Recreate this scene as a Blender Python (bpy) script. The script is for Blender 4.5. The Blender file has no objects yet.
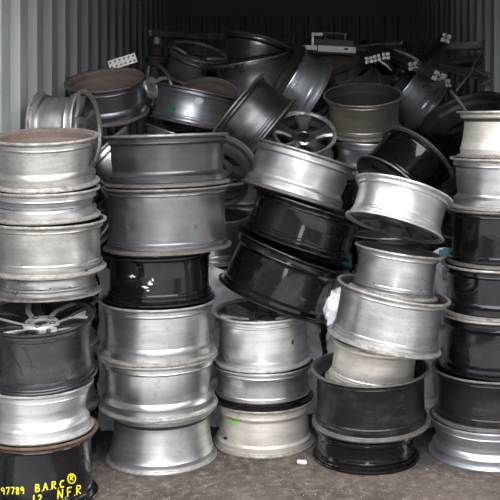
import bpy, math, random
from mathutils import Vector, Matrix, noise as mnoise
from mathutils.bvhtree import BVHTree

random.seed(7)
scene = bpy.context.scene
COL = scene.collection

# ------------------------------------------------------------------ camera
F, CX, CY, H = 930.0, 300.0, 115.0, 1.55          # focal length in px, vanishing point, eye height
cam = bpy.data.cameras.new('camera')
cam.sensor_width = 36.0
cam.lens = F / 500 * 36.0
cam.shift_x = (250 - CX) / 500
cam.shift_y = (CY - 250) / 500
cam.clip_start, cam.clip_end = 0.05, 200
camo = bpy.data.objects.new('camera', cam)
camo.location = (0, 0, H)
camo.rotation_euler = (math.pi / 2, 0, 0)
COL.objects.link(camo)
scene.camera = camo

# ------------------------------------------------------------------ overcast sky
world = bpy.data.worlds.new('overcast_sky')
scene.world = world
world.use_nodes = True
wn = world.node_tree
bg = wn.nodes['Background']
bg.inputs[0].default_value = (0.95, 0.975, 1.0, 1)
bg.inputs[1].default_value = 1.0

vs = scene.view_settings
vs.view_transform = 'Standard'
vs.look = 'None'
vs.gamma = 1.0
vs.use_curve_mapping = False
vs.exposure = 2.8

XL, XR, Y0, Y1, ZR = -1.31, 1.20, 3.4, 9.1, 2.69   # container inside


def at(u, v, y):
    return Vector(((u - CX) / F * y, y, H - (v - CY) / F * y))


# ------------------------------------------------------------------ materials
def new_mat(name):
    m = bpy.data.materials.new(name)
    m.use_nodes = True
    nt = m.node_tree
    return m, nt, nt.nodes['Principled BSDF']


def ramp(nt, a, b, fac):
    r = nt.nodes.new('ShaderNodeMapRange')
    r.interpolation_type = 'SMOOTHSTEP'
    r.inputs[1].default_value = a
    r.inputs[2].default_value = b
    nt.links.new(fac, r.inputs[0])
    return r.outputs[0]


def mix(nt, fac, a, b):
    n = nt.nodes.new('ShaderNodeMix')
    n.data_type = 'RGBA'
    for sock, val in ((n.inputs[0], fac), (n.inputs[6], a), (n.inputs[7], b)):
        if isinstance(val, (int, float)):
            sock.default_value = val
        elif isinstance(val, tuple):
            sock.default_value = (*val, 1)
        else:
            nt.links.new(val, sock)
    return n.outputs[2]


def noise_tex(nt, scale, detail=4, rough=0.6, stretch=(1, 1, 1), seed=0.0):
    tc = nt.nodes.new('ShaderNodeTexCoord')
    mp = nt.nodes.new('ShaderNodeMapping')
    mp.inputs['Scale'].default_value = stretch
    nt.links.new(tc.outputs['Object'], mp.inputs[0])
    oi = nt.nodes.new('ShaderNodeObjectInfo')
    ad = nt.nodes.new('ShaderNodeMath')
    ad.operation = 'MULTIPLY_ADD'
    ad.inputs[1].default_value = 37.0
    ad.inputs[2].default_value = seed
    nt.links.new(oi.outputs['Random'], ad.inputs[0])
    n = nt.nodes.new('ShaderNodeTexNoise')
    n.noise_dimensions = '4D'
    n.inputs['Scale'].default_value = scale
    n.inputs['Detail'].default_value = detail
    n.inputs['Roughness'].default_value = rough
    nt.links.new(mp.outputs[0], n.inputs['Vector'])
    nt.links.new(ad.outputs[0], n.inputs['W'])
    return n.outputs[0]


def wheel_mat(name, base, metallic, rough, dirt=(0.09, 0.075, 0.06), amount=0.5, speck=0.5,
              coat=0.0, pale=None, scale=9.0, spec=0.5):
    """Cast or painted wheel surface: turned rings, blotches of grime, fine mottling, specks and scuffs."""
    m, nt, b = new_mat(name)
    rings = noise_tex(nt, 6, 2, 0.5, (0.5, 0.5, 5), 1)
    blot = noise_tex(nt, scale, 8, 0.72, (1, 1, 1.6), 5)
    mott = noise_tex(nt, 38, 4, 0.7, (1, 1, 1.3), 7)
    spk = noise_tex(nt, 110, 3, 0.6, (1, 1, 1), 9)
    scuff = noise_tex(nt, 16, 5, 0.75, (1, 1, 6), 11)
    big = noise_tex(nt, 2.6, 2, 0.5, (1, 1, 1), 13)

    def mul(x, k, add=0.0):
        n = nt.nodes.new('ShaderNodeMath')
        n.operation = 'MULTIPLY_ADD'
        nt.links.new(x, n.inputs[0])
        n.inputs[1].default_value = k
        n.inputs[2].default_value = add
        return n.outputs[0]
    dark = tuple(c * 0.80 for c in base)
    c = mix(nt, ramp(nt, 0.36, 0.66, rings), dark, base)
    if pale:
        c = mix(nt, ramp(nt, 0.50, 0.66, blot), c, pale)
    c = mix(nt, mul(ramp(nt, 0.50, 0.72, mott), 0.45 * speck), c, dirt)
    d = ramp(nt, 0.64 - 0.28 * amount, 0.84 - 0.14 * amount, blot)
    c = mix(nt, d, c, dirt)
    c = mix(nt, mul(ramp(nt, 0.66, 0.74, scuff), 0.35), c, tuple(min(1, x * 1.25 + 0.03) for x in base))
    c = mix(nt, mul(ramp(nt, 0.66, 0.71, spk), speck), c, tuple(x * 0.5 for x in dirt))
    nt.links.new(c, b.inputs['Base Color'])
    nt.links.new(mul(d, -0.75 * metallic, metallic), b.inputs['Metallic'])
    r2 = nt.nodes.new('ShaderNodeMath')
    r2.operation = 'ADD'
    nt.links.new(mul(big, 0.30, rough - 0.15), r2.inputs[0])
    nt.links.new(mul(d, 0.3), r2.inputs[1])
    r3 = nt.nodes.new('ShaderNodeMath')
    r3.operation = 'ADD'
    nt.links.new(r2.outputs[0], r3.inputs[0])
    nt.links.new(mul(mott, 0.10, -0.05), r3.inputs[1])
    nt.links.new(r3.outputs[0], b.inputs['Roughness'])
    b.inputs['Specular IOR Level'].default_value = spec
    if coat:
        b.inputs['Coat Weight'].default_value = coat
        b.inputs['Coat Roughness'].default_value = 0.06
    bp = nt.nodes.new('ShaderNodeBump')
    bp.inputs['Strength'].default_value = 0.05
    bp.inputs['Distance'].default_value = 0.0015
    nt.links.new(mott, bp.inputs['Height'])
    nt.links.new(bp.outputs[0], b.inputs['Normal'])
    return m


def plain(name, col, rough=0.6, metallic=0.0, var=0.3, scale=12, bump=0.0, sub=0.0):
    m, nt, b = new_mat(name)
    n = noise_tex(nt, scale, 5, 0.65)
    c = mix(nt, ramp(nt, 0.35, 0.68, n), tuple(x * (1 - var) for x in col), col)
    nt.links.new(c, b.inputs['Base Color'])
    b.inputs['Roughness'].default_value = rough
    b.inputs['Metallic'].default_value = metallic
    if bump:
        bp = nt.nodes.new('ShaderNodeBump')
        bp.inputs['Strength'].default_value = bump
        bp.inputs['Distance'].default_value = 0.01
        nt.links.new(n, bp.inputs['Height'])
        nt.links.new(bp.outputs[0], b.inputs['Normal'])
    if sub:
        b.inputs['Transmission Weight'].default_value = 0.0
        b.inputs['Subsurface Weight'].default_value = sub
        b.inputs['Subsurface Radius'].default_value = (0.01, 0.01, 0.01)
    return m


M = {
    'silver': wheel_mat('silver_alloy', (0.60, 0.60, 0.595), 0.94, 0.31, (0.20, 0.175, 0.15), 0.44, 0.8),
    'bright': wheel_mat('bright_silver_alloy', (0.68, 0.68, 0.68), 0.92, 0.34, (0.30, 0.27, 0.24), 0.36, 0.65),
    'bluish': wheel_mat('cool_silver_alloy', (0.60, 0.63, 0.67), 0.90, 0.33, (0.22, 0.21, 0.20), 0.2, 0.4),
    'dusty': wheel_mat('dusty_silver_alloy', (0.50, 0.485, 0.465), 0.94, 0.31, (0.21, 0.165, 0.13), 0.55, 0.9),
    'cream': wheel_mat('cream_alloy', (0.70, 0.65, 0.59), 0.6, 0.42, (0.27, 0.21, 0.16), 0.42, 0.6, pale=(0.76, 0.73, 0.69)),
    'grey': wheel_mat('satin_grey_alloy', (0.28, 0.28, 0.29), 0.92, 0.32, (0.08, 0.07, 0.06), 0.6, 0.6),
    'dark': wheel_mat('dark_grey_alloy', (0.13, 0.13, 0.135), 0.88, 0.32, (0.035, 0.030, 0.026), 0.7, 0.6),
    'black': wheel_mat('gloss_black_alloy', (0.005, 0.005, 0.0055), 0.0, 0.25, (0.017, 0.0145, 0.012), 0.40, 0.3, coat=0.75, spec=0.1),
    'soot': wheel_mat('worn_black_alloy', (0.011, 0.0105, 0.010), 0.0, 0.34, (0.045, 0.038, 0.031), 0.62, 0.9, coat=0.35, spec=0.2, scale=13),
    'charcoal': wheel_mat('charcoal_alloy', (0.075, 0.076, 0.08), 0.85, 0.27, (0.03, 0.028, 0.026), 0.4, 0.5),
    'brown': wheel_mat('brown_stained_alloy', (0.47, 0.42, 0.35), 0.85, 0.36, (0.17, 0.125, 0.085), 0.5, 0.4),
    'rust': wheel_mat('rusty_inside', (0.17, 0.125, 0.105), 0.2, 0.7, (0.04, 0.03, 0.027), 0.55, 0.9, pale=(0.30, 0.25, 0.22), scale=16),
    'mud': wheel_mat('mud_caked', (0.12, 0.094, 0.078), 0.0, 0.85, (0.15, 0.12, 0.10), 0.6, 0.5),
    'grime': wheel_mat('brake_dust_inside', (0.040, 0.037, 0.035), 0.2, 0.6, (0.075, 0.062, 0.052), 0.5, 0.5),
    'blackin': wheel_mat('black_inside', (0.012, 0.011, 0.011), 0.0, 0.5, (0.05, 0.042, 0.036), 0.4, 0.4),
    'machined': wheel_mat('machined_face', (0.68, 0.68, 0.68), 0.5, 0.35, amount=0.3, speck=0.3),
    'rustrim': wheel_mat('rusted_flange', (0.15, 0.088, 0.055), 0.3, 0.6, (0.028, 0.024, 0.022), 0.95, 0.9, pale=(0.20, 0.13, 0.09), scale=20),
    'edge': wheel_mat('scuffed_dirty_flange', (0.56, 0.54, 0.51), 0.8, 0.36, (0.13, 0.095, 0.072), 0.95, 0.8, scale=24),
    'edgebright': wheel_mat('scuffed_silver_flange', (0.66, 0.65, 0.63), 0.85, 0.36, (0.16, 0.125, 0.10), 0.75, 0.7, scale=24),
    'edgedark': wheel_mat('worn_grey_flange', (0.27, 0.255, 0.24), 0.8, 0.38, (0.08, 0.06, 0.045), 0.9, 0.8, scale=24),
    'yellow': plain('yellow_paint_marker', (0.85, 0.72, 0.03), 0.5, 0, 0.1),
    'lime': plain('lime_spray_paint', (0.22, 0.72, 0.07), 0.5, 0, 0.2),
    'teal': plain('teal_spray_paint', (0.01, 0.22, 0.16), 0.5, 0, 0.2),
    'tar': plain('black_tar', (0.012, 0.012, 0.013), 0.35, 0, 0.2),
    'flake': plain('bare_scrape', (0.72, 0.72, 0.70), 0.5, 0.3, 0.2),
    'scratch': plain('fine_scratch', (0.62, 0.61, 0.59), 0.4, 0.7, 0.2),
    'patch': plain('pale_patch', (0.75, 0.77, 0.80), 0.6, 0, 0.25, 200),
    'plastic': plain('white_plastic_sheet', (0.80, 0.80, 0.84), 0.35, 0, 0.12, 8, 0.2),
    'tealbag': plain('teal_plastic_film', (0.10, 0.42, 0.42), 0.4, 0, 0.4),
    'foam': plain('white_foam', (0.82, 0.80, 0.76), 0.8, 0, 0.1),
    'alubar': plain('dull_aluminium', (0.19, 0.18, 0.165), 0.5, 0.4, 0.6, 20),
    'aluend': plain('sawn_aluminium', (0.85, 0.84, 0.80), 0.45, 0.3, 0.35, 60),
    'whitemetal': plain('white_painted_metal', (0.90, 0.89, 0.86), 0.5, 0.0, 0.12, 30),
    'darkmetal': plain('dark_oily_metal', (0.035, 0.032, 0.030), 0.5, 0.3, 0.4, 20),
    'wire': plain('wire_insulation', (0.16, 0.15, 0.13), 0.6, 0.0, 0.3),
    'plinth': plain('rusty_casting', (0.14, 0.09, 0.07), 0.7, 0.2, 0.5, 30),
}


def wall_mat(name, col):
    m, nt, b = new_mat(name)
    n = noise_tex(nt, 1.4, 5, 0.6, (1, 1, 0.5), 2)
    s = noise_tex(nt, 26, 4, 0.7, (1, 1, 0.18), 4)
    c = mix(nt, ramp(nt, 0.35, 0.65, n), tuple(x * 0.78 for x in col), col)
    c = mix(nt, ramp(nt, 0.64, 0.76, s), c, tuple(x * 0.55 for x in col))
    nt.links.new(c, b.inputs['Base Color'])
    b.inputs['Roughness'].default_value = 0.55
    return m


M['wall'] = wall_mat('grey_green_container_paint', (0.43, 0.45, 0.435))
M['backwall'] = wall_mat('container_paint_shade_darkened', (0.075, 0.082, 0.09))  # end wall and ceiling: shade deep in the container put into the colour
M['blocker'] = wall_mat('dark_blocker_surface', (0.10, 0.10, 0.10))  # for the unseen blocks added behind the camera


def floor_mat():
    m, nt, b = new_mat('dirty_plywood_floor')
    n1 = noise_tex(nt, 2.2, 6, 0.65, (1, 1, 1), 1)
    n2 = noise_tex(nt, 26, 5, 0.7, (1, 1, 1), 2)
    n3 = noise_tex(nt, 90, 3, 0.6, (1, 1, 1), 3)
    c = mix(nt, ramp(nt, 0.35, 0.65, n1), (0.042, 0.032, 0.026), (0.10, 0.078, 0.063))
    c = mix(nt, ramp(nt, 0.45, 0.70, n2), c, (0.18, 0.145, 0.12))
    c = mix(nt, ramp(nt, 0.30, 0.42, n2), (0.025, 0.020, 0.017), c)
    c = mix(nt, ramp(nt, 0.63, 0.69, n3), c, (0.55, 0.50, 0.45))
    nt.links.new(c, b.inputs['Base Color'])
    b.inputs['Roughness'].default_value = 0.8
    bp = nt.nodes.new('ShaderNodeBump')
    bp.inputs['Strength'].default_value = 0.6
    bp.inputs['Distance'].default_value = 0.008
    nt.links.new(n2, bp.inputs['Height'])
    nt.links.new(bp.outputs[0], b.inputs['Normal'])
    return m


M['floor'] = floor_mat()
M['yard'] = plain('yard_concrete', (0.36, 0.35, 0.335), 0.9, 0, 0.3, 1.5)


# ------------------------------------------------------------------ mesh helpers
def mesh_obj(name, verts, faces, mats, parent=None, fmat=None, smooth=35):
    me = bpy.data.meshes.new(name)
    me.from_pydata([tuple(v) for v in verts], [], faces)
    for mt in (mats if isinstance(mats, (list, tuple)) else [mats]):
        me.materials.append(mt)
    if fmat:
        me.polygons.foreach_set('material_index', fmat)
    if smooth:
        me.polygons.foreach_set('use_smooth', [True] * len(me.polygons))
        me.set_sharp_from_angle(angle=math.radians(smooth))
    me.update()
    return link(name, me, parent)


def link(name, me, parent=None):
    o = bpy.data.objects.new(name, me)
    COL.objects.link(o)
    if parent:
        o.parent = parent
    return o


def tag(o, label, cat, group=None):
    o['label'] = label
    o['category'] = cat
    if group:
        o['group'] = group
    return o


def struct(o):
    o['kind'] = 'structure'
    return o


def box_geo(x0, x1, y0, y1, z0, z1):
    v = [(x, y, z) for x in (x0, x1) for y in (y0, y1) for z in (z0, z1)]
    f = [(0, 1, 3, 2), (4, 6, 7, 5), (0, 4, 5, 1), (2, 3, 7, 6), (0, 2, 6, 4), (1, 5, 7, 3)]
    return v, f


def lathe_geo(profile, n):
    """closed profile of (r, z) revolved about z"""
    k = len(profile)
    verts, faces, rows = [], [], []
    for i in range(n):
        a = 2 * math.pi * i / n
        ca, sa = math.cos(a), math.sin(a)
        for r, z in profile:
            verts.append((r * ca, r * sa, z))
    for i in range(n):
        j = (i + 1) % n
        for p in range(k):
            q = (p + 1) % k
            faces.append((i * k + p, j * k + p, j * k + q, i * k + q))
            rows.append(p)
    return verts, faces, rows


# ------------------------------------------------------------------ the container
def corrugated(name, origin, along, out, length, z0, z1, mat, pitch=0.278, depth=0.036,
               flat=0.11, slope=0.034):
    """trapezoid-pressed steel sheet with thickness; 'along' runs the wall, 'out' points outside"""
    prof, s = [], 0.0
    inner = pitch - flat - 2 * slope
    while s < length:
        for ds, d in ((0, 0), (flat, 0), (flat + slope, depth), (flat + slope + inner, depth)):
            if s + ds <= length:
                prof.append((s + ds, d))
        s += pitch
    prof.append((length, prof[-1][1]))
    o, a, n = Vector(origin), Vector(along), Vector(out)
    th = 0.004
    verts, faces = [], []
    for s_, d in prof:
        for z in (z0, z1):
            p = o + a * s_ + n * d
            verts += [(p.x, p.y, z), tuple(Vector((p.x, p.y, z)) + n * th)]
    for i in range(len(prof) - 1):
        A, B = i * 4, (i + 1) * 4
        faces += [(A, B, B + 2, A + 2), (A + 1, A + 3, B + 3, B + 1), (A + 2, B + 2, B + 3, A + 3), (A, A + 1, B + 1, B)]
    e = (len(prof) - 1) * 4
    faces += [(0, 2, 3, 1), (e, e + 1, e + 3, e + 2)]
    return struct(mesh_obj(name, verts, faces, mat, smooth=0))


corrugated('wall_left', (XL, Y0 + 0.12, 0), (0, 1, 0), (-1, 0, 0), Y1 - Y0 - 0.06, 0, ZR, M['wall'])
corrugated('wall_right', (XR, Y0 + 0.12, 0), (0, 1, 0), (1, 0, 0), Y1 - Y0 - 0.06, 0, ZR, M['wall'])
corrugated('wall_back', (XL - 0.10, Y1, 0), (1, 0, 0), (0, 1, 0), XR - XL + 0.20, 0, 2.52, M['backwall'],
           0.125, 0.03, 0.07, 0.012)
v, f = box_geo(XL - 0.10, XR + 0.10, Y0, Y1 + 0.05, -0.14, 0)
struct(mesh_obj('floor', v, f, M['floor'], smooth=0))
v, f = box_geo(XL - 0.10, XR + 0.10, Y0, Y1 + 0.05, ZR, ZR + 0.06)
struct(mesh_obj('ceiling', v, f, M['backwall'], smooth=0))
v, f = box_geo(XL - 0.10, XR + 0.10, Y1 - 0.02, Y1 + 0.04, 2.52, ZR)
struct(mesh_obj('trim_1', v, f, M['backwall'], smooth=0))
for i, (a, b) in enumerate(((XL - 0.06, XL + 0.02), (XR - 0.02, XR + 0.06))):
    v, f = box_geo(a, b, Y0, Y0 + 0.12, 0, ZR)
    struct(mesh_obj('trim_%d' % (i + 2), v, f, M['wall'], smooth=0))
v, f = box_geo(-30, 30, -40, 12, -0.3, -0.145)
struct(mesh_obj('ground_yard', v, f, M['yard'], smooth=0))
# unseen dark blocks added behind the camera to narrow the sky and shape reflections
for nm, a, b, c, d in (('sky_blocker_left', -9.0, -3.6, -11, 0.8), ('sky_blocker_right', 3.4, 9.0, -11, 0.8),
                       ('sky_blocker_far_left', -9.0, -1.1, -14, -11), ('sky_blocker_far_right', 1.2, 9.0, -14, -11)):
    v, f = box_geo(a, b, c, d, -0.145, 4.4)
    struct(mesh_obj(nm, v, f, M['blocker'], smooth=0))


# ------------------------------------------------------------------ wheels
def barrel_profile(R, W, kind):
    """outer line from the back end (z=0) to the face end (z=W), then the inner line back"""
    fl_b = [(R - .004, 0), (R - .0008, .0006), (R, .0025), (R, .008), (R - .003, .0105), (R - .013, .0125), (R - .0165, .0155), (R - .0195, .0175), (R - .0170, .0200)]
    fl_f = [(r, W - z) for r, z in reversed(fl_b)]
    if kind == 'std':
        mid = [(R - .0175, .034), (R - .016, .037), (R - .022, .041), (R - .028, .047), (R - .030, .5 * W),
               (R - .033, W - .085), (R - .035, W - .066), (R - .033, W - .060), (R - .024, W - .050), (R - .0165, W - .045),
               (R - .018, W - .040)]
    elif kind == 'flare':
        mid = [(R - .0175, .026), (R - .020, .030), (R - .035, .037)]
        mid += [(R - .036 + .017 * t ** 1.8, .040 + t * (W - .085)) for t in (0, .2, .4, .6, .8, 1)]
        mid += [(R - .015, W - .038), (R - .017, W - .033)]
    elif kind == 'waist':
        mid = [(R - .0175, .034), (R - .016, .037), (R - .024, .043), (R - .027, .38 * W), (R - .031, .45 * W),
               (R - .034, .49 * W), (R - .034, .62 * W), (R - .028, .68 * W), (R - .026, W - .052),
               (R - .0165, W - .042), (R - .018, W - .037)]
    else:                                   # 'straight': nearly cylindrical between the bead seats
        mid = [(R - .0175, .027), (R - .016, .030), (R - .0235, .035), (R - .026, .041), (R - .027, .5 * W), (R - .026, W - .048),
               (R - .0225, W - .043), (R - .0225, W - .036), (R - .0165, W - .032), (R - .0175, W - .028)]
    outer = fl_b + mid + fl_f
    inner = [(R - .014, W - .002), (R - .024, W - .012), (R - .027, W - .040), (R - .046, W - .066),
             (R - .046, W * .5), (R - .040, .055), (R - .028, .038), (R - .025, .014), (R - .014, .002)]
    return outer + inner, len(outer)


def hub_geo(R, W, bore=0.031, rh=0.075):
    zt, zb = W - .030, W - .10
    prof = [(bore, zt - .004), (bore + .004, zt), (rh - .012, zt + .002), (rh, zt - .008), (rh + .004, zt - .03),
            (rh - .006, zb + .004), (rh - .012, zb), (bore + .004, zb), (bore, zb + .004)]
    return lathe_geo(prof, 32)


def loft(secs):
    """secs: list of (centre, side half width vector, up vector, thickness); 6-sided bars"""
    verts, faces = [], []
    for c, s, up, t in secs:
        c, s, up = Vector(c), Vector(s), Vector(up)
        verts += [c - s * .75, c + s * .75, c + s - up * t * .25, c + s * .8 - up * t, c - s * .8 - up * t, c - s - up * t * .25]
    for i in range(len(secs) - 1):
        for k in range(6):
            k2 = (k + 1) % 6
            faces.append((i * 6 + k, i * 6 + k2, i * 6 + 6 + k2, i * 6 + 6 + k))
    faces.append((5, 4, 3, 2, 1, 0))
    e = (len(secs) - 1) * 6
    faces.append(tuple(e + k for k in range(6)))
    return verts, faces


def spoke_geo(R, W, style, n):
    """one spoke pointing along +x; top face machined (material 1)"""
    ro, rh = R - .030, .062
    up = Vector((0, 0, 1))

    def bar(pts):
        secs = []
        for (r, a, hw, dz, t) in pts:
            c = Vector((r * math.cos(a), r * math.sin(a), W - dz))
            s = Vector((-math.sin(a), math.cos(a), 0)) * hw
            secs.append((c, s, up, t))
        return loft(secs)
    mid = (rh + ro) / 2
    if style == 'split':
        verts, faces = [], []
        for sg in (-1, 1):
            da = math.pi / n
            v, f = bar([(rh, sg * .12, .016, .038, .045), (mid * .9, sg * da * .30, .016, .022, .040),
                        (mid * 1.15, sg * da * .48, .0145, .016, .036), (ro, sg * da * .66, .018, .012, .036)])
            k = len(verts)
            verts += v
            faces += [tuple(i + k for i in q) for q in f]
        return verts, faces
    if style == 'wide':
        hw = 0.034 * 5 / n
        return bar([(rh, 0, .030 * 5 / n, .038, .05), (mid, 0, hw, .022, .045), (ro, 0, hw * 1.55, .013, .04)])
    hw = 0.018 * 7 / n
    return bar([(rh, 0, hw * 1.1, .038, .045), (mid, 0, hw, .024, .04), (ro, 0, hw * 1.25, .014, .04)])


WHEELS = {}
EDGE = {'silver': 'edge', 'bright': 'edgebright', 'dark': 'edgedark', 'dusty': 'edge', 'cream': 'edge', 'soot': 'edgedark', 'brown': 'edge', 'grey': 'edgedark'}
CAM = Vector((0, 0, H))


def wheel(key, label, base, D, W, mat, axis=(0, 0, 1), kind='std', face='down', inner=None, style='wide', n=5,
          spin=None, group=None, facemat=None, flange=None, seg=72, bolts=False, name='alloy_wheel', cap=False):
    ax = Vector(axis).normalized()
    inner = inner or ('blackin' if mat in ('black', 'soot') else 'grime')
    R = D / 2
    root = bpy.data.objects.new(name, None)
    COL.objects.link(root)
    root.empty_display_size = 0.05
    spin = random.uniform(0, 6.28) if spin is None else spin
    q = Vector((0, 0, 1)).rotation_difference(ax).to_matrix().to_4x4()
    root.matrix_world = Matrix.Translation(base) @ q
    tag(root, label, 'wheel', group)
    flip = Matrix.Identity(4) if face == 'up' else Matrix.Translation((0, 0, W)) @ Matrix.Rotation(math.pi, 4, 'X')

    def put(o, ang):
        o.parent = root
        o.matrix_basis = flip @ Matrix.Rotation(ang, 4, 'Z')
        return o
    prof, no = barrel_profile(R, W, kind)
    vts, fcs, rows = lathe_geo(prof, seg)
    fm = [0 if p < no else 1 for p in rows]
    mats = [M[mat], M[inner]]
    if flange is None and mat in EDGE:
        flange = ('both', EDGE[mat])
    if flange:                                   # a flange of another colour: 'front' is the face end
        end, fmat_ = flange
        wd = 6 if fmat_.startswith('edge') else 9
        mats.append(M[fmat_])
        for i, p in enumerate(rows):
            if (end in ('back', 'both') and (p < wd or p == len(prof) - 1)) or (end in ('front', 'both') and no - 1 - wd <= p <= no):
                fm[i] = 2
    b = mesh_obj('rim_barrel', vts, fcs, mats, None, fm, 24)
    put(b, spin)
    fmat = M[facemat] if facemat else (M[inner] if face == 'down' else M[mat])
    vts, fcs, rows = hub_geo(R, W)
    hubo = put(mesh_obj('hub', vts, fcs, fmat, None, None, 32), spin)
    vts, fcs = spoke_geo(R, W, style, n)
    sp = mesh_obj('spoke', vts, fcs, [M[mat] if face == 'up' else M[inner], fmat], None,
                  [1 if (i % 6 == 0) else 0 for i in range(len(fcs))], 30)
    for k in range(n):
        o = sp if k == 0 else link('spoke', sp.data)
        put(o, spin + 2 * math.pi * k / n)
    if bolts:
        pr = [(.0075, W - .037), (.0115, W - .026), (.0135, W - .027), (.0135, W - .041), (.0075, W - .041)]
        vts, fcs, _ = lathe_geo(pr, 12)
        me = None
        for k in range(5):
            o = mesh_obj('bolt_seat', vts, fcs, M['darkmetal'], None, None, 30) if me is None else link('bolt_seat', me)
            me = o.data
            o.parent = hubo
            a = .63 + 2 * math.pi * k / 5
            o.location = (.053 * math.cos(a), .053 * math.sin(a), 0)
        vts, fcs, _ = lathe_geo([(0.0005, W - .037), (.024, W - .037), (.031, W - .041), (.031, W - .049), (.0005, W - .049)], 24)
        mesh_obj('centre_cap', vts, fcs, M['darkmetal'], hubo, None, 30)
    WHEELS[key] = (root, b, (flip @ Matrix.Rotation(spin, 4, 'Z')))
    return root


def wheel_c(key, label, u, v, y, D, W, mat, axis, **kw):
    """a wheel by the pixel and depth of its middle"""
    ax = Vector(axis).normalized()
    return wheel(key, label, at(u, v, y) - ax * W / 2, D, W, mat, axis=axis, **kw)


def stack(y, rows, group=None, snug=True):
    """rows from the top: (key, label, u, v_top, v_bottom, D, mat, options); snug closes the gap to the wheel above"""
    prev = None
    for key, label, u, vt, vb, D, mat, kw in rows:
        kw = dict(kw)
        y_ = y + kw.pop('dy', 0)
        zt, zb = H - (vt - CY) * y / F, H - (vb - CY) * y / F
        if kw.pop('ground', False):
            zb = 0.0
        ax = kw.pop('axis', None)
        if ax is None:
            ax = (random.uniform(-.003, .003), random.uniform(-.004, .002), 1) if zb else (0, 0, 1)
        if snug and prev:
            rel = math.hypot(ax[0] - prev[1][0], ax[1] - prev[1][1])
            zt = prev[0] - rel * min(D, prev[2]) / 2 - .0008
        prev = (zb + .001, ax, D)
        x = (u - CX) / F * y_
        wheel(key, label, Vector((x, y_, zb + .001)), D, zt - zb - .001, mat, axis=ax, group=group, **kw)


# --- the stack on the wheel with yellow handwriting, against the corrugated wall
stack(3.83, [
    ('a1', 'open silver wheel with rusty brown inside, topmost of the stack above the yellow handwriting', 46, 134.5, 183, .436, 'dusty',
     dict(inner='rust', axis=(0, -.13, 1), kind='std')),
    ('a2', 'narrow silver wheel between two dull silver ones near the top of the yellow-lettered stack', 46, 185.5, 216.5, .442, 'silver',
     dict(kind='waist', axis=(0, -.06, 1))),
    ('a3', 'dull silver wheel with two black tar spots in the yellow-lettered stack', 47, 218.5, 268, .482, 'dusty',
     dict(kind='straight', axis=(.01, -.035, 1))),
    ('a3b', 'thin silver wheel squeezed between a dull silver wheel and the black spoked wheel', 47, 271, 298, .455, 'silver',
     dict(kind='straight', dy=.12, seg=64)),
])
stack(3.79, [
    ('a4', 'black wheel with polished split spokes facing up and black drips', 43, 312, 373, .440, 'charcoal',
     dict(face='up', style='split', n=6, facemat='machined', inner='grime', axis=(.0, -.15, 1), kind='straight', spin=.35, bolts=True)),
    ('a5', 'whitish silver wheel standing on the black wheel with yellow handwriting', 40, 382, 428, .430, 'bright', dict(kind='waist', inner='rust')),
    ('a6', 'black wheel with rusty rim and yellow handwriting at the bottom of its stack', 40, 430, 495, .466, 'black',
     dict(kind='straight', ground=True, inner='rust', flange=('back', 'rustrim'))),
])
# --- the short stack peeping out behind it
stack(4.24, [
    ('b1', 'pale grey wheel on top of the low stack tucked behind the yellow-lettered stack', 57, 300, 343, .375, 'silver', dict(kind='std')),
    ('b2', 'pale silver wheel in the middle of the low stack behind the yellow-lettered stack', 57, 345, 403, .385, 'bright', dict(kind='waist')),
    ('b3', 'black wheel at the floor in the low stack behind the yellow-lettered stack', 57, 406, 458, .385, 'soot', dict(kind='flare', ground=True)),
])
# --- six wheels high
stack(4.23, [
    ('c1', 'dirty dark grey wheel on top of the six-wheel stack', 168.5, 134, 184, .566, 'dark', dict(kind='std', axis=(-.03, .01, 1), inner='rust')),
    ('c2', 'satin grey wheel with orange rust on its upper rim, second in the six-wheel stack', 168, 188, 247, .578, 'grey', dict(kind='straight', axis=(-.022, 0, 1))),
    ('c3', 'gloss black wheel with white scrapes in the middle of the six-wheel stack', 160, 250, 297, .498, 'black', dict(kind='straight', axis=(-.012, 0, 1))),
    ('c4', 'silver wheel directly under the scraped black wheel', 158, 299, 352, .535, 'silver', dict(kind='std')),
    ('c5', 'silver wheel with grey lower flange, second from the floor under the black wheel', 159, 354, 404, .535, 'silver', dict(kind='std')),
    ('c6', 'clean silver wheel flaring at its base on the floor under two silver wheels', 162, 406, 455, .498, 'bright', dict(kind='flare', ground=True)),
])
# --- three wheels high with the lime mark
stack(4.42, [
    ('d1', 'bright silver wheel lying face up over the black-flanged wheel', 263, 308, 358, .468, 'bright', dict(kind='straight', face='up', style='wide', n=7, facemat='dusty', bolts=True, axis=(-.02, -.05, 1))),
    ('d2', 'brushed silver wheel with gloss black lower flange', 263, 361, 396, .482, 'silver', dict(kind='straight', flange=('front', 'black'))),
    ('d3', 'dirty cream silver wheel with lime green paint mark on the floor', 264, 399, 441, .482, 'cream', dict(kind='std', face='up', ground=True)),
])
# --- three leaning wheels above it
wheel_c('e1', 'silver wheel on top of the leaning trio, above two black wheels', 299, 175, 4.45, .515, .215, 'bright', (.29, .09, .95), kind='std', flange=('both', 'edgedark'))
wheel_c('e2', 'brown-black wheel in the middle of the leaning trio', 303, 224, 4.45, .555, .20, 'black', (.31, .06, .95), kind='straight')
wheel_c('e3', 'gloss black wheel with wide lower flange, lowest of the leaning trio', 284, 273, 4.45, .575, .26, 'black', (.365, .0, .93), kind='std', face='up')
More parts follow.
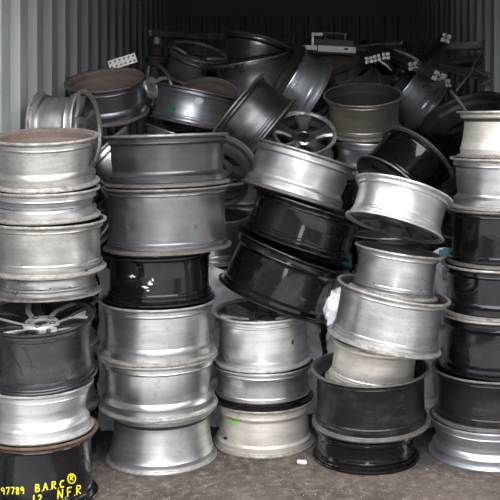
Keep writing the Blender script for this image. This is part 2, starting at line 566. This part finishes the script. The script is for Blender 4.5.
# --- stack with the cream wheel nested in the wide black one
stack(4.24, [
    ('f5', 'wide black dirty wheel with open top holding a cream wheel', 371, 365, 420, .54, 'soot', dict(kind='straight', inner='grime', axis=(-.02, -.05, 1))),
    ('f6', 'gloss black wheel on the floor beneath the wide dirty black wheel', 366, 423, 455, .49, 'black', dict(kind='straight', face='up', ground=True)),
])
wheel_c('f1', 'silver wheel lying askew with dark spokes visible on its underside', 399, 209, 4.13, .448, .18, 'bright', (.28, .27, .93), kind='straight', face='down', facemat='silver', style='thin', n=10)
wheel_c('f2', 'small silver wheel under the askew wheel, above the scuffed wheel', 396, 271, 4.15, .40, .198, 'silver', (.15, .03, .99), kind='straight')
wheel_c('f3', 'scuffed silver wheel with pale scribbles above the tan wheel', 389, 315, 4.12, .511, .236, 'silver', (.19, .0, .98), kind='straight')
wheel_c('f4', 'tan cream wheel nested inside the wide black wheel', 374, 361, 4.22, .425, .195, 'cream', (.12, -.02, .99), kind='straight')
# --- seven wheels high, by the other wall
stack(4.28, [
    ('g1', 'cream white wheel on top of the seven-wheel stack', 506, 111, 157, .45, 'cream', dict(kind='flare')),
    ('g2', 'pale silver wheel second from the top of the seven-wheel stack', 503, 159, 207, .485, 'silver', dict(kind='std')),
    ('g3', 'gloss black wheel directly under the silver wheel in the seven-wheel stack', 501, 209, 262, .50, 'black', dict(kind='straight', flange=('both', 'edgedark'))),
    ('g4', 'black wheel with pale rim edge in the middle of the seven-wheel stack', 497, 264, 311, .51, 'black', dict(kind='std', flange=('both', 'edge'))),
    ('g5', 'black wheel third from the floor in the seven-wheel stack', 494, 313, 366, .50, 'black', dict(kind='std', face='up', flange=('front', 'edge'))),
    ('g6', 'worn black wheel on the silver wheel at the foot of the seven-wheel stack', 489, 368, 415, .525, 'soot', dict(kind='straight')),
    ('g7', 'cool silver wheel on the floor under six wheels of the tallest stack', 486, 417, 455, .525, 'bluish', dict(kind='waist', ground=True)),
])

# --- the loose pile behind
PILE = 'loose wheels heaped behind the front stacks'
P = [
    ('h1', 'silver wheel lying on its side beside the wall, spokes turned to the pile', 65, 131, 4.42, .385, .225, 'silver', (.97, -.15, .06), dict(face='up', kind='std', style='wide', n=5, facemat='silver')),
    ('h2', 'big rusty-mouthed wheel tipped against the corrugated wall', 107, 97, 5.02, .435, .2, 'grey', (-.05, -.33, .94), dict(inner='rust', kind='std')),
    ('h3', 'dark spoked wheel wedged upright behind the teal-dotted wheel', 147, 90, 5.8, .33, .17, 'grey', (.78, -.52, .25), dict(face='up', style='split', n=5, facemat='machined')),
    ('h4', 'silver wheel with teal paint dot and pale sticker', 193, 108, 5.45, .488, .205, 'bluish', (.2, .03, .98), dict(kind='straight', flange=('both', 'edgedark'))),
    ('h5', 'wheel with rusty brown mouth behind the teal-dotted wheel', 209, 103, 5.93, .375, .16, 'dusty', (.14, -.55, .8), dict(inner='rust')),
    ('h6', 'grey wheel with its spoked face tipped up near the dark end wall', 195, 64, 6.6, .425, .2, 'silver', (.25, -.34, .9), dict(face='up', style='wide', n=5, facemat='silver', kind='std')),
    ('h7', 'open grey wheel with dark mouth tilted behind the dark satin wheel', 254, 76, 6.27, .53, .24, 'silver', (-.17, -.12, .96), dict(kind='straight')),
    ('h8', 'dusty wheel rising highest in the pile near the end wall', 255, 57, 7.05, .55, .24, 'dusty', (.24, .12, .95), dict(kind='flare')),
    ('h9', 'dark satin grey wheel standing slanted beside the leaning trio', 250, 124, 5.08, .523, .236, 'dark', (-.78, .02, .62), dict(kind='straight')),
    ('h10', 'bluish grey wheel on edge with its dark mouth beside the white metal box', 297, 88, 5.76, .485, .205, 'bluish', (-.8, -.2, .5), dict(kind='std')),
    ('h11', 'pale grey wheel with broad spokes facing up behind the leaning trio', 303, 143, 5.45, .38, .18, 'silver', (.1, -.62, .75), dict(face='up', style='wide', n=5, facemat='dusty', bolts=True)),
    ('h12', 'smooth grey wheel wedged under the bluish wheel on edge', 317, 128, 6.1, .37, .2, 'silver', (-.55, -.1, .75), dict(kind='flare')),
    ('h13', 'mud-brown wheel leaning behind the brown-stained open wheel', 344, 78, 6.6, .50, .2, 'mud', (-.3, -.55, .75), dict(inner='mud')),
    ('h14', 'small muddy wheel beyond the brown-stained open wheel', 377, 80, 7.45, .45, .2, 'mud', (.05, -.4, .9), dict(inner='mud')),
    ('h15', 'silver spoked wheel leaning under the sawn aluminium bars', 398, 80, 6.95, .44, .2, 'silver', (.3, -.7, .6), dict(face='up', style='wide', n=5)),
    ('h16', 'brown-stained open wheel with black mouth, upright on a silver wheel', 363, 112, 5.6, .478, .225, 'brown', (-.03, -.31, .95), dict(inner='grime', kind='straight')),
    ('h17', 'pale silver wheel under the brown-stained open wheel', 366, 156, 5.6, .41, .19, 'bluish', (.02, -.08, 1), dict(kind='waist')),
    ('h18', 'bluish silver wheel slanted under the sawn aluminium bars', 413, 97, 6.25, .43, .24, 'bluish', (-.78, -.12, .62), dict(kind='std')),
    ('h19', 'black wheel slanted with muddy mouth above the askew silver wheel', 405, 173, 5.0, .475, .24, 'black', (.62, .38, .66), dict(kind='straight', inner='mud', flange=('both', 'edgedark'))),
    ('h20', 'large black open wheel behind the cream white top wheel', 468, 128, 5.05, .47, .2, 'black', (-.38, -.32, .86), dict(kind='std')),
    ('h21', 'black open wheel tucked behind the seven-wheel stack', 482, 204, 4.76, .41, .2, 'black', (-.1, -.26, .95), dict(kind='std')),
    ('h22', 'dark grey wheel with round mouth facing out behind the six-wheel stack', 219, 169, 4.70, .36, .16, 'grey', (.35, -.6, .7), dict(inner='grime')),
    ('h26', 'silver wheel with dark open mouth, low behind the six-wheel stack', 210, 236, 4.84, .44, .225, 'silver', (0, -.08, 1), dict(kind='straight')),
    ('h23', 'upright dark wheel glimpsed between the yellow-lettered and six-wheel stacks', 78, 212, 4.40, .36, .14, 'grey', (.42, -.85, .1), dict(inner='grime', kind='flare')),
    ('h24', 'silver wheel slanted low between the rusty-mouthed wheel and the six-wheel stack', 112, 169, 4.85, .42, .2, 'silver', (-.72, -.05, .68), dict(kind='std')),
    ('h25', 'bright silver wheel poking out under the teal-dotted wheel', 178, 152, 5.4, .46, .2, 'bright', (.33, .05, .94), dict(kind='std')),
]
for key, label, u, v, y, D, W, mat, ax, kw in P:
    wheel_c(key, label, u, v, y, D, W, mat, ax, group=PILE, **kw)

# --- buried stacks that carry the pile (seen only through the gaps)
BUR = 'wheels buried in the rear stacks'
BL = 'grimy alloy wheel buried in the dark rear stacks that carry the pile'
seq = ['grey', 'silver', 'dark', 'soot', 'dusty', 'black']
cnt = 0
for x, y, top, cnt_w in ((-.47, 4.93, .77, 3), (.02, 5.14, 1.0, 4), (.48, 5.12, .90, 4), (.95, 4.95, .92, 4),
                         (-.98, 5.0, 1.05, 4), (-1.02, 5.62, 1.2, 5), (-.36, 5.78, 1.2, 5), (.12, 5.66, 1.15, 5),
                         (.62, 5.7, 1.0, 4), (-.75, 6.6, 1.72, 7), (-.2, 6.5, 1.45, 6), (.35, 6.55, 1.42, 6), (.85, 6.4, 1.32, 6), (.62, 7.42, 1.68, 7)):
    h = top / cnt_w
    for k in range(cnt_w):
        m_ = seq[cnt % 6]
        cnt += 1
        D_ = random.uniform(.39, .45)
        wheel('bur%d' % cnt, BL, Vector((x, y, k * h + .001)), D_, h - .004, m_, kind=random.choice(['std', 'flare', 'straight']),
              group=BUR, seg=48, face=random.choice(['up', 'down']))


# ------------------------------------------------------------------ paint, marks and writing on the wheels
def bvh_of(key):
    root, b, mat = WHEELS[key]
    mw = root.matrix_world @ mat
    me = b.data
    vv = [mw @ x.co for x in me.vertices]
    return BVHTree.FromPolygons(vv, [tuple(p.vertices) for p in me.polygons]), mw.inverted()


def hit(tree, u, v):
    d = (at(u, v, 1.0) - CAM).normalized()
    p, n, i, t = tree.ray_cast(CAM, d)
    if p is None:
        return None
    if n.dot(d) > 0:
        n = -n
    return p + n * .0012


def strokes(key, name, lines, width, mat, label=None):
    """ribbons of paint on the wheel's surface, laid along polylines"""
    tree, inv = bvh_of(key)
    verts, faces = [], []
    for ln in lines:
        pts = []
        for i in range(len(ln) - 1):
            (u0, v0), (u1, v1) = ln[i], ln[i + 1]
            k = max(1, int(math.hypot(u1 - u0, v1 - v0) / .8))
            pts += [(u0 + (u1 - u0) * j / k, v0 + (v1 - v0) * j / k) for j in range(k)]
        pts.append(ln[-1])
        prev = None
        for i, (u, v_) in enumerate(pts):
            a, b = pts[max(0, i - 1)], pts[min(len(pts) - 1, i + 1)]
            dx, dy = b[0] - a[0], b[1] - a[1]
            L = math.hypot(dx, dy) or 1
            w = width / 2
            p1 = hit(tree, u - dy / L * w, v_ + dx / L * w)
            p2 = hit(tree, u + dy / L * w, v_ - dx / L * w)
            if p1 is None or p2 is None:
                prev = None
                continue
            verts += [inv @ p1, inv @ p2]
            k = len(verts)
            if prev is not None:
                faces.append((prev - 2, prev - 1, k - 1, k - 2))
            prev = k
    if faces:
        o = mesh_obj(name, verts, faces, mat, WHEELS[key][1], None, 0)
        if label:
            o['label'] = label


def blob(key, name, u, v, ru, rv, mat, jag=.25, n=18, label=None):
    tree, inv = bvh_of(key)
    ring = []
    for i in range(n):
        a = 2 * math.pi * i / n
        k = 1 + random.uniform(-jag, jag)
        ring.append(hit(tree, u + ru * k * math.cos(a), v + rv * k * math.sin(a)))
    c = hit(tree, u, v)
    if c is None or any(r is None for r in ring):
        return
    verts = [inv @ c] + [inv @ r for r in ring]
    o = mesh_obj(name, verts, [(0, i + 1, (i + 1) % n + 1) for i in range(n)], mat, WHEELS[key][1], None, 0)
    if label:
        o['label'] = label


GLY = {
    '9': [[(.85, .25), (.5, .0), (.15, .2), (.3, .5), (.8, .35), (.85, .2), (.75, 1)]],
    '7': [[(.05, .05), (.9, .02), (.4, 1)]],
    '8': [[(.8, .1), (.3, .05), (.2, .3), (.8, .65), (.75, .95), (.25, .95), (.25, .65), (.8, .3), (.8, .1)]],
    'B': [[(.15, 0), (.15, 1)], [(.15, 0), (.75, .1), (.7, .4), (.2, .48), (.85, .6), (.8, .92), (.15, 1)]],
    'A': [[(.0, 1), (.45, 0), (.9, 1)], [(.15, .62), (.78, .6)]],
    'R': [[(.15, 1), (.15, 0), (.75, .05), (.8, .35), (.2, .5), (.9, 1)]],
    'C': [[(.9, .1), (.45, .05), (.1, .45), (.3, .9), (.9, .9)]],
    'N': [[(.05, 1), (.1, 0), (.8, 1), (.9, 0)]],
    'F': [[(.15, 1), (.15, 0), (.85, .02)], [(.15, .5), (.7, .48)]],
    '1': [[(.4, .0), (.35, 1)]],
    '2': [[(.1, .25), (.45, .0), (.8, .25), (.1, 1), (.9, .95)]],
    '.': [[(.4, .95), (.6, 1.0)]],
}


def text_lines(txt, u0, v0, cw, ch, slope, adv=None):
    out, u = [], u0
    for chx in txt:
        w = cw if chx != '.' else cw * .45
        for ln in GLY[chx]:
            out.append([(u + x * w, v0 + y * ch + slope * (u + x * w - u0)) for x, y in ln])
        u += w * 1.18 if chx != '.' else w
    return out


for ln_ in (text_lines('97789', 1, 487.5, 4.1, 7, -.03), text_lines('B.A.R.C', 35, 484.5, 5.0, 7.5, -.16),
            text_lines('12', 32, 495, 4.8, 7, -.05), text_lines('N.F.R', 57.5, 490, 5.6, 9.0, -.22)):
    strokes('a6', 'marker_writing', ln_, 1.25, M['yellow'], 'yellow handwriting')
strokes('a6', 'marker_writing', [[(71.5 + 3.9 * math.cos(a * .45), 478.5 + 4.8 * math.sin(a * .45)) for a in range(15)]]
        + text_lines('R', 69.8, 475.2, 3.6, 5.2, 0), 1.1, M['yellow'], 'yellow circled letter R')
blob('h4', 'paint_dot', 173.6, 109, 2.2, 2.7, M['teal'], .15, label='teal spray dot')
blob('h4', 'pale_patch', 198.5, 101, 5.2, 3.8, M['patch'], .12, n=8, label='pale sticker')  # small patch paler than the silver around it
blob('d3', 'paint_mark', 234.5, 421.5, 3.2, 3.8, M['lime'], .35, label='lime green spray mark')
blob('d3', 'tar_spot', 225.5, 438, 2.2, 1.6, M['tar'], .2)
blob('a3', 'tar_spot', 69, 277, 2.4, 1.7, M['tar'], .2)
blob('a3', 'tar_spot', 86, 270.5, 1.6, 1.5, M['tar'], .2)
blob('d1', 'tar_spot', 292.5, 342, 1.1, 2.6, M['grime'], .25)
blob('f3', 'tar_spot', 422, 302.5, 2.6, 1.0, M['tar'], .25)
for ln_ in ([(66, 251), (78, 258)], [(72, 249), (80, 261)]):
    strokes('a3', 'scratch', [ln_], .6, M['scratch'])
for u_, v_, a_, b_ in ((132, 276.5, 3.6, 1.2), (145, 287, 3.4, 1.2), (150, 283.5, 2.3, 1.7), (152.5, 280, .9, 1.7), (147.5, 290.5, 1.7, .8)):
    blob('c3', 'paint_scrape', u_, v_, a_, b_, M['flake'], .6, 14, 'bare metal scrape in the black paint')
strokes('a4', 'tar_drip', [[(8, 349), (11, 353), (14, 358), (17, 363), (19, 366), (22, 375)]], 1.5, M['tar'], 'black drip down the barrel')
strokes('a4', 'tar_drip', [[(22, 347), (26, 351), (28, 356), (31, 363), (32, 370)]], 1.0, M['tar'], 'black drip down the barrel')
for ln_ in ([(352, 309), (355, 302), (357, 308)], [(362, 305), (367, 304), (366, 311)], [(408, 318), (412, 313), (414, 320)], [(420, 314), (423, 321)],
            [(427, 313), (429, 321)], [(371, 305), (374, 309)], [(386, 317), (398, 320)]):
    strokes('f3', 'scratch', [ln_], .6, M['scratch'])
strokes('c2', 'scratch', [[(125, 224), (130, 229)]], .6, M['scratch'])
blob('c2', 'rust_spot', 196, 226.5, 2.0, 2.4, M['rustrim'], .3)
strokes('g2', 'scratch', [[(470, 186), (482, 188)]], .6, M['scratch'])


# ------------------------------------------------------------------ plastic, scrap and bits
def crumple(name, label, cat, corners, nu, nv, amp, freq, mat, seed=0, group=None):
    """a creased sheet spanned between four points, with thickness"""
    a, b, c, d = [Vector(p) for p in corners]
    nrm = (b - a).cross(d - a).normalized()
    verts, faces = [], []
    N = (nu + 1) * (nv + 1)
    for side in (0, 1):
        for j in range(nv + 1):
            for i in range(nu + 1):
                s, t = i / nu, j / nv
                p = a * (1 - s) * (1 - t) + b * s * (1 - t) + c * s * t + d * (1 - s) * t
                q = p * freq + Vector((seed, seed * 2, 0))
                r = abs(mnoise.noise(q)) + .5 * abs(mnoise.noise(q * 2.3)) + .25 * abs(mnoise.noise(q * 5))
                e = Vector((mnoise.noise(q * 1.7 + Vector((9, 0, 0))), 0, mnoise.noise(q * 1.7 + Vector((0, 9, 0))))) * amp * .8
                verts.append(p + nrm * (r - .4) * amp * 2 + e + nrm * (.0015 * side))
    for j in range(nv):
        for i in range(nu):
            k = j * (nu + 1) + i
            faces.append((k, k + 1, k + nu + 2, k + nu + 1))
            faces.append((N + k, N + k + nu + 1, N + k + nu + 2, N + k + 1))
    edge = [i for i in range(nu + 1)] + [j * (nu + 1) + nu for j in range(1, nv + 1)] + \
           [nv * (nu + 1) + i for i in range(nu - 1, -1, -1)] + [j * (nu + 1) for j in range(nv - 1, 0, -1)]
    for i in range(len(edge)):
        x, y = edge[i], edge[(i + 1) % len(edge)]
        faces.append((x, N + x, N + y, y))
    return tag(mesh_obj(name, verts, faces, mat, None, None, 50), label, cat, group)


crumple('plastic_sheet', 'crumpled white plastic sheet hanging behind the three-wheel lime-marked stack', 'plastic sheet',
        (at(196, 446, 4.60), at(322, 446, 4.84), at(322, 292, 4.84), at(196, 264, 4.60)), 36, 40, .035, 13, M['plastic'], 1)
crumple('plastic_sheet', 'crumpled white plastic sheet hanging between the scuffed wheel stack and the seven-wheel stack', 'plastic sheet',
        (at(326, 446, 4.62), at(462, 446, 4.62), at(462, 244, 4.62), at(326, 286, 4.64)), 36, 44, .035, 13, M['plastic'], 4)
crumple('plastic_sheet', 'strip of white plastic film hanging beside the low stack behind the yellow-lettered wheel', 'plastic sheet',
        (at(98, 452, 4.56), at(150, 452, 4.6), at(150, 268, 4.6), at(98, 268, 4.56)), 14, 36, .03, 9, M['plastic'], 7)


def lump(name, label, cat, c, rx, ry, rz, mat, seed=0, amp=.35, freq=9, rot=0):
    verts, faces = [], []
    nu, nv = 40, 24
    for j in range(nv + 1):
        th = math.pi * j / nv
        for i in range(nu):
            ph = 2 * math.pi * i / nu
            d = Vector((math.sin(th) * math.cos(ph), math.sin(th) * math.sin(ph), math.cos(th)))
            q = d * 1.6 + Vector((seed, 0, 0))
            k = 1 - amp * (abs(mnoise.noise(q * 1.4)) + .6 * abs(mnoise.noise(q * 3.3)))
            p = Vector((d.x * rx, d.y * ry, d.z * rz)) * k
            p = Matrix.Rotation(rot, 3, 'Y') @ p
            verts.append(Vector(c) + p)
    for j in range(nv):
        for i in range(nu):
            i2 = (i + 1) % nu
            faces.append((j * nu + i, (j + 1) * nu + i, (j + 1) * nu + i2, j * nu + i2))
    return tag(mesh_obj(name, verts, faces, mat, None, None, 60), label, cat)


lump('plastic_bag', 'crumpled white plastic bag caught under the lowest leaning black wheel', 'plastic bag', at(337, 309, 4.33), .068, .06, .11, M['plastic'], 3, .5, rot=.2)
lump('plastic_bag', 'wad of white plastic film beside the small silver wheel and black stack', 'plastic bag', at(444, 285, 4.5), .05, .05, .10, M['plastic'], 8, .5, rot=-.15)
crumple('plastic_scrap', 'scrap of teal plastic film beside the askew silver wheel', 'plastic scrap',
        (at(438, 256, 4.58), at(456, 252, 4.58), at(455, 246, 4.60), at(440, 251, 4.60)), 10, 6, .012, 30, M['tealbag'], 2)
crumple('plastic_scrap', 'scrap of teal plastic film between the leaning trio and the small silver wheel', 'plastic scrap',
        (at(342, 266, 4.62), at(353, 269, 4.62), at(351, 256, 4.62), at(344, 252, 4.62)), 8, 8, .012, 30, M['tealbag'], 5)

# a stub of white foam on the floor
verts, faces = [], []
p0 = Vector(((302 - CX) / F * 4.13, 4.13, .010))
for i, t in enumerate((0, .08, .3, .55, .8, .93, 1)):
    r = (.004, .008, .010, .0095, .010, .008, .004)[i]
    for k in range(10):
        a = 2 * math.pi * k / 10
        verts.append((p0.x - .022 + .044 * t, p0.y + r * math.cos(a) - .012 * t, max(.001, .010 + r * math.sin(a))))
for i in range(6):
    for k in range(10):
        k2 = (k + 1) % 10
        faces.append((i * 10 + k, i * 10 + k2, i * 10 + 10 + k2, i * 10 + 10 + k))
faces += [tuple(range(9, -1, -1)), tuple(60 + k for k in range(10))]
tag(mesh_obj('foam_stub', verts, faces, M['foam'], None, None, 50), 'small white foam stub on the floor by the lime-marked wheel', 'foam stub')

# grit and chips on the floor: nobody could count them
verts, faces = [], []
feet = [(r_.location.x, r_.location.y, max(w_.co.x for w_ in b_.data.vertices) + .008) for r_, b_, m_ in WHEELS.values() if r_.location.z < .02]
for i in range(1800):
    x, y = random.uniform(XL + .05, XR - .05), random.uniform(3.5, 4.45)
    if any((x - fx) ** 2 + (y - fy) ** 2 < fr * fr for fx, fy, fr in feet):
        continue
    s = random.uniform(.0012, .0042) * (2.0 if random.random() < .04 else 1)
    a = random.uniform(0, 6.28)
    k = len(verts)
    for dx, dy in ((1, .2), (-.3, .9), (-1, -.3), (.4, -.8)):
        verts.append((x + s * (dx * math.cos(a) - dy * math.sin(a)), y + s * (dx * math.sin(a) + dy * math.cos(a)), .0005))
    verts.append((x, y, s * .7))
    faces += [(k + j, k + (j + 1) % 4, k + 4) for j in range(4)] + [(k + 3, k + 2, k + 1, k)]
g = mesh_obj('floor_grit', verts, faces, plain('pale_grit', (0.30, 0.26, 0.22), .9, 0, .6, 40), None, None, 0)
g['kind'] = 'stuff'
g['label'] = 'pale grit and chips strewn over the dirty floor'
g['category'] = 'grit'


# ------------------------------------------------------------------ aluminium scrap on top of the pile
def profile_bar(label, a, b, w, h, hollow=True, body='alubar', end='aluend', name='aluminium_bar', group='sawn aluminium bars on the pile', roll=0.0, cat='bar'):
    """slotted extrusion from a to b: cross-section with grooves, sawn ends as parts"""
    a, b = Vector(a), Vector(b)
    ax = (b - a)
    Ln = ax.length
    ax.normalize()
    side = ax.cross(Vector((0, 0, 1))).normalized()
    up = side.cross(ax).normalized()
    side, up = side * math.cos(roll) + up * math.sin(roll), up * math.cos(roll) - side * math.sin(roll)
    g, d = .18, .22
    sec = []
    for (sx, sy), (tx, ty) in (((-1, -1), (1, 0)), ((1, -1), (0, 1)), ((1, 1), (-1, 0)), ((-1, 1), (0, -1))):
        nx, ny = -ty, tx
        for t, dep in ((0, 0), (1 - g, 0), (1 - g, d), (1 - g * 2.2, d), (1 - g * 1.6, d * 2.2), (1 + g * 1.6, d * 2.2), (1 + g * 2.2, d), (1 + g, d), (1 + g, 0)):
            sec.append((sx + tx * t + nx * dep, sy + ty * t + ny * dep))
    n = len(sec)
    root = bpy.data.objects.new(name, None)
    COL.objects.link(root)
    root.location = a
    tag(root, label, cat, group)

    def P3(x, y, s):
        return ax * s + side * (x * w / 2) + up * (y * h / 2)
    # body: grooved tube
    verts = [P3(x, y, .004) for x, y in sec] + [P3(x, y, Ln - .004) for x, y in sec]
    faces = [(i, (i + 1) % n, n + (i + 1) % n, n + i) for i in range(n)]
    mesh_obj('bar_body', verts, faces, M[body], root, None, 0)
    for s0, s1, cap in ((0, .004, 0), (Ln - .004, Ln, 1)):
        hol = [(x * .42, y * .42) for x, y in sec]
        verts = [P3(x, y, s) for s in (s0, s1) for x, y in sec] + [P3(x, y, s) for s in (s0, s1) for x, y in hol]
        faces = []
        for i in range(n):
            j = (i + 1) % n
            faces += [(i, j, n + j, n + i), (2 * n + i, 3 * n + i, 3 * n + j, 2 * n + j),
                      (i, 2 * n + i, 2 * n + j, j), (n + i, n + j, 3 * n + j, 3 * n + i)]
        mesh_obj('sawn_end', verts, faces, M[end], root, None, 0)
    return root


YB = 6.3
bars = [
    ('aluminium bar sticking up steepest among the sawn bars', (446, 38, 6.1), (424, 56, 6.7), .060, .060),
    ('aluminium bar lying level under the steep one, pointing at the wall', (488, 45, 6.2), (444, 47, 6.3), .055, .045),
    ('dark aluminium bar end against the corrugated wall beyond the level bar', (499, 57, 6.0), (440, 64, 6.5), .06, .05),
    ('broad aluminium bar with bright sawn end over the bluish slanted wheel', (439, 77, 5.8), (396, 58, 6.6), .085, .060),
    ('aluminium bar beside the broad one with a bright sawn end', (413, 66, 6.1), (380, 50, 6.9), .062, .055),
    ('long aluminium bar drooping toward the wall with a torn end', (492, 78, 5.9), (432, 63, 6.4), .062, .045),
    ('short pale aluminium offcut under the broad bar', (448, 83, 5.75), (424, 89, 5.9), .05, .05),
    ('aluminium bar lying behind the steep bar', (433, 46, 6.7), (402, 44, 7.2), .055, .05),
    ('aluminium bar end next to the muddy wheel, first of three side by side', (369, 60, 6.2), (352, 44, 7.6), .052, .045),
    ('aluminium bar end in the middle of three side by side', (377, 58, 6.2), (362, 43, 7.6), .05, .045),
    ('aluminium bar end nearest the broad bar of three side by side', (386, 56, 6.2), (372, 42, 7.6), .05, .045),
    ('thin dark aluminium bar crossing toward the white metal box', (402, 43, 6.9), (357, 47, 7.0), .022, .022),
    ('long dark rail lying across the back of the pile', (150, 33, 7.0), (292, 41, 7.6), .05, .045),
]
for lb, a, b, w, h in bars:
    profile_bar(lb, at(*a), at(*b), w, h, roll=random.uniform(-.4, .4))


def box_thing(name, label, cat, parts, loc, rz=0, group=None, tilt=0):
    root = bpy.data.objects.new(name, None)
    COL.objects.link(root)
    root.location = loc
    root.rotation_euler = (0, tilt, rz)
    tag(root, label, cat, group)
    for nm, geo, mat in parts:
        o = mesh_obj(nm, geo[0], geo[1], M[mat], root, None, 0)
        if len(geo[0]) == 8:
            bv = o.modifiers.new('bevel', 'BEVEL')
            bv.width = .003
            bv.segments = 2
    return root


s = 6.6 / F                                     # metres per pixel where the boxes lie
box_thing('metal_housing', 'dark metal housing with white painted edge strip on top of the pile', 'housing', [
    ('housing_body', box_geo(-17 * s, 24 * s, 0, .22, -6 * s, 9 * s), 'darkmetal'),
    ('edge_strip', box_geo(-12 * s, 26 * s, -.02, .0, -4 * s, 2.0 * s), 'whitemetal'),
    ('end_bracket', box_geo(-27 * s, -13 * s, -.03, .02, -3 * s, 1.5 * s), 'whitemetal'),
    ('corner_clip', box_geo(-19 * s, -8 * s, -.03, .0, 11 * s, 14.5 * s), 'whitemetal'),
    ('clip_stem', box_geo(-19 * s, -16.5 * s, -.028, .0, 1.5 * s, 11 * s), 'aluend'),
    ('latch', box_geo(14 * s, 18 * s, -.026, -.02, -1.5 * s, .5 * s), 'darkmetal'),
    ('top_bar', box_geo(-7 * s, 17 * s, .05, .07, 15 * s, 16.6 * s), 'alubar'),
    ('bar_post', box_geo(-6 * s, -4 * s, .05, .07, 9 * s, 15 * s), 'alubar'),
    ('bar_post', box_geo(14 * s, 16 * s, .05, .07, 9 * s, 15 * s), 'alubar'),
], at(330, 48, 6.6), 0, tilt=.05)


def perforated(nx, ny, c, th):
    """plate with a grid of octagonal holes"""
    verts, faces = [], []
    for i in range(nx):
        for j in range(ny):
            cx_, cz_ = (i - nx / 2 + .5) * c, (j - ny / 2 + .5) * c
            k = len(verts)
            sq = [(1, -.4), (1, .4), (.4, 1), (-.4, 1), (-1, .4), (-1, -.4), (-.4, -1), (.4, -1)]
            out = [(1, -.5), (1, .5), (.5, 1), (-.5, 1), (-1, .5), (-1, -.5), (-.5, -1), (.5, -1)]
            cor = [(1, -1), (1, 1), (-1, 1), (-1, -1)]
            for y in (0, th):
                for px, pz in out:
                    verts.append((cx_ + px * c / 2, y, cz_ + pz * c / 2))
                for px, pz in sq:
                    verts.append((cx_ + px * c / 2 * .45, y, cz_ + pz * c / 2 * .45))
                for px, pz in cor:
                    verts.append((cx_ + px * c / 2, y, cz_ + pz * c / 2))
            for base, rev in ((k, 0), (k + 20, 1)):
                for q in range(8):
                    q2 = (q + 1) % 8
                    fc = (base + q, base + q2, base + 8 + q2, base + 8 + q)
                    faces.append(fc[::-1] if rev else fc)
                for q, cn in ((1, 1), (3, 2), (5, 3), (7, 0)):
                    fc = (base + q, base + 16 + cn, base + (q + 1) % 8)
                    faces.append(fc[::-1] if rev else fc)
            for q in range(8):
                q2 = (q + 1) % 8
                faces.append((k + 8 + q, k + 8 + q2, k + 28 + q2, k + 28 + q))
    X, Z = nx * c / 2, ny * c / 2
    k = len(verts)
    for y in (0, th):
        verts += [(-X, y, -Z), (X, y, -Z), (X, y, Z), (-X, y, Z)]
    faces += [(k + i, k + (i + 1) % 4, k + 4 + (i + 1) % 4, k + 4 + i) for i in range(4)]
    return verts, faces


v, f = perforated(6, 2, .0265, .004)
o = mesh_obj('perforated_plate', v, f, M['whitemetal'], None, None, 0)
o.location = at(122.5, 61.5, 5.21)
o.rotation_euler = (.15, -.30, 0)
tag(o, 'white perforated metal plate propped above the rusty-mouthed wheel', 'metal plate')

# a rusty casting beyond the spoked wheel
vb, fb, _ = lathe_geo([(.02, 0), (.075, 0), (.08, .01), (.08, .05), (.055, .065), (.05, .12), (.06, .13), (.06, .145), (.02, .145)], 20)
vt, ft, _ = lathe_geo([(.004, .145), (.022, .145), (.024, .16), (.018, .20), (.004, .20)], 12)
box_thing('rusty_casting', 'rusty brown cast part with pale stub behind the dark spoked wheel', 'casting',
          [('casting_body', (vb, fb), 'plinth'), ('casting_stub', (vt, ft), 'whitemetal')], at(157, 64, 6.9))


def tube(name, label, cat, pts, r, mat, group=None):
    cu = bpy.data.curves.new(name, 'CURVE')
    cu.dimensions = '3D'
    sp = cu.splines.new('NURBS')
    sp.points.add(len(pts) - 1)
    for p, q in zip(sp.points, pts):
        p.co = (*q, 1)
    sp.use_endpoint_u = True
    sp.order_u = 3
    cu.bevel_depth = r
    cu.bevel_resolution = 2
    cu.materials.append(M[mat])
    tmp = bpy.data.objects.new(name, cu)
    COL.objects.link(tmp)
    dg = bpy.context.evaluated_depsgraph_get()
    me = bpy.data.meshes.new_from_object(tmp.evaluated_get(dg))
    bpy.data.objects.remove(tmp)
    me.name = name
    return tag(link(name, me), label, cat, group)


tube('wire', 'loose wire drooping from the level bar past the torn bar end', 'wire',
     [at(484, 40, 6.0), at(483, 52, 5.95), at(474, 62, 5.9), at(472, 72, 5.85), at(463, 82, 5.8), at(456, 91, 5.8)], .006, 'wire', None)
tube('wire', 'curled wire hanging off the torn bar end by the wall', 'wire',
     [at(474, 68, 5.85), at(482, 76, 5.8), at(492, 73, 5.8), at(494, 82, 5.8), at(482, 84, 5.8)], .005, 'wire', None)
tube('hose', 'thin dark hose running down into the black open wheel', 'hose',
     [at(451, 91, 5.1), at(456, 97, 5.0), at(463, 106, 4.98), at(470, 118, 4.98)], .009, 'wire', None)
tube('wire', 'thin upright wire above the spoked wheel near the end wall', 'wire',
     [at(213, 42, 6.8), at(214, 50, 6.75), at(212, 58, 6.7)], .005, 'wire', None)
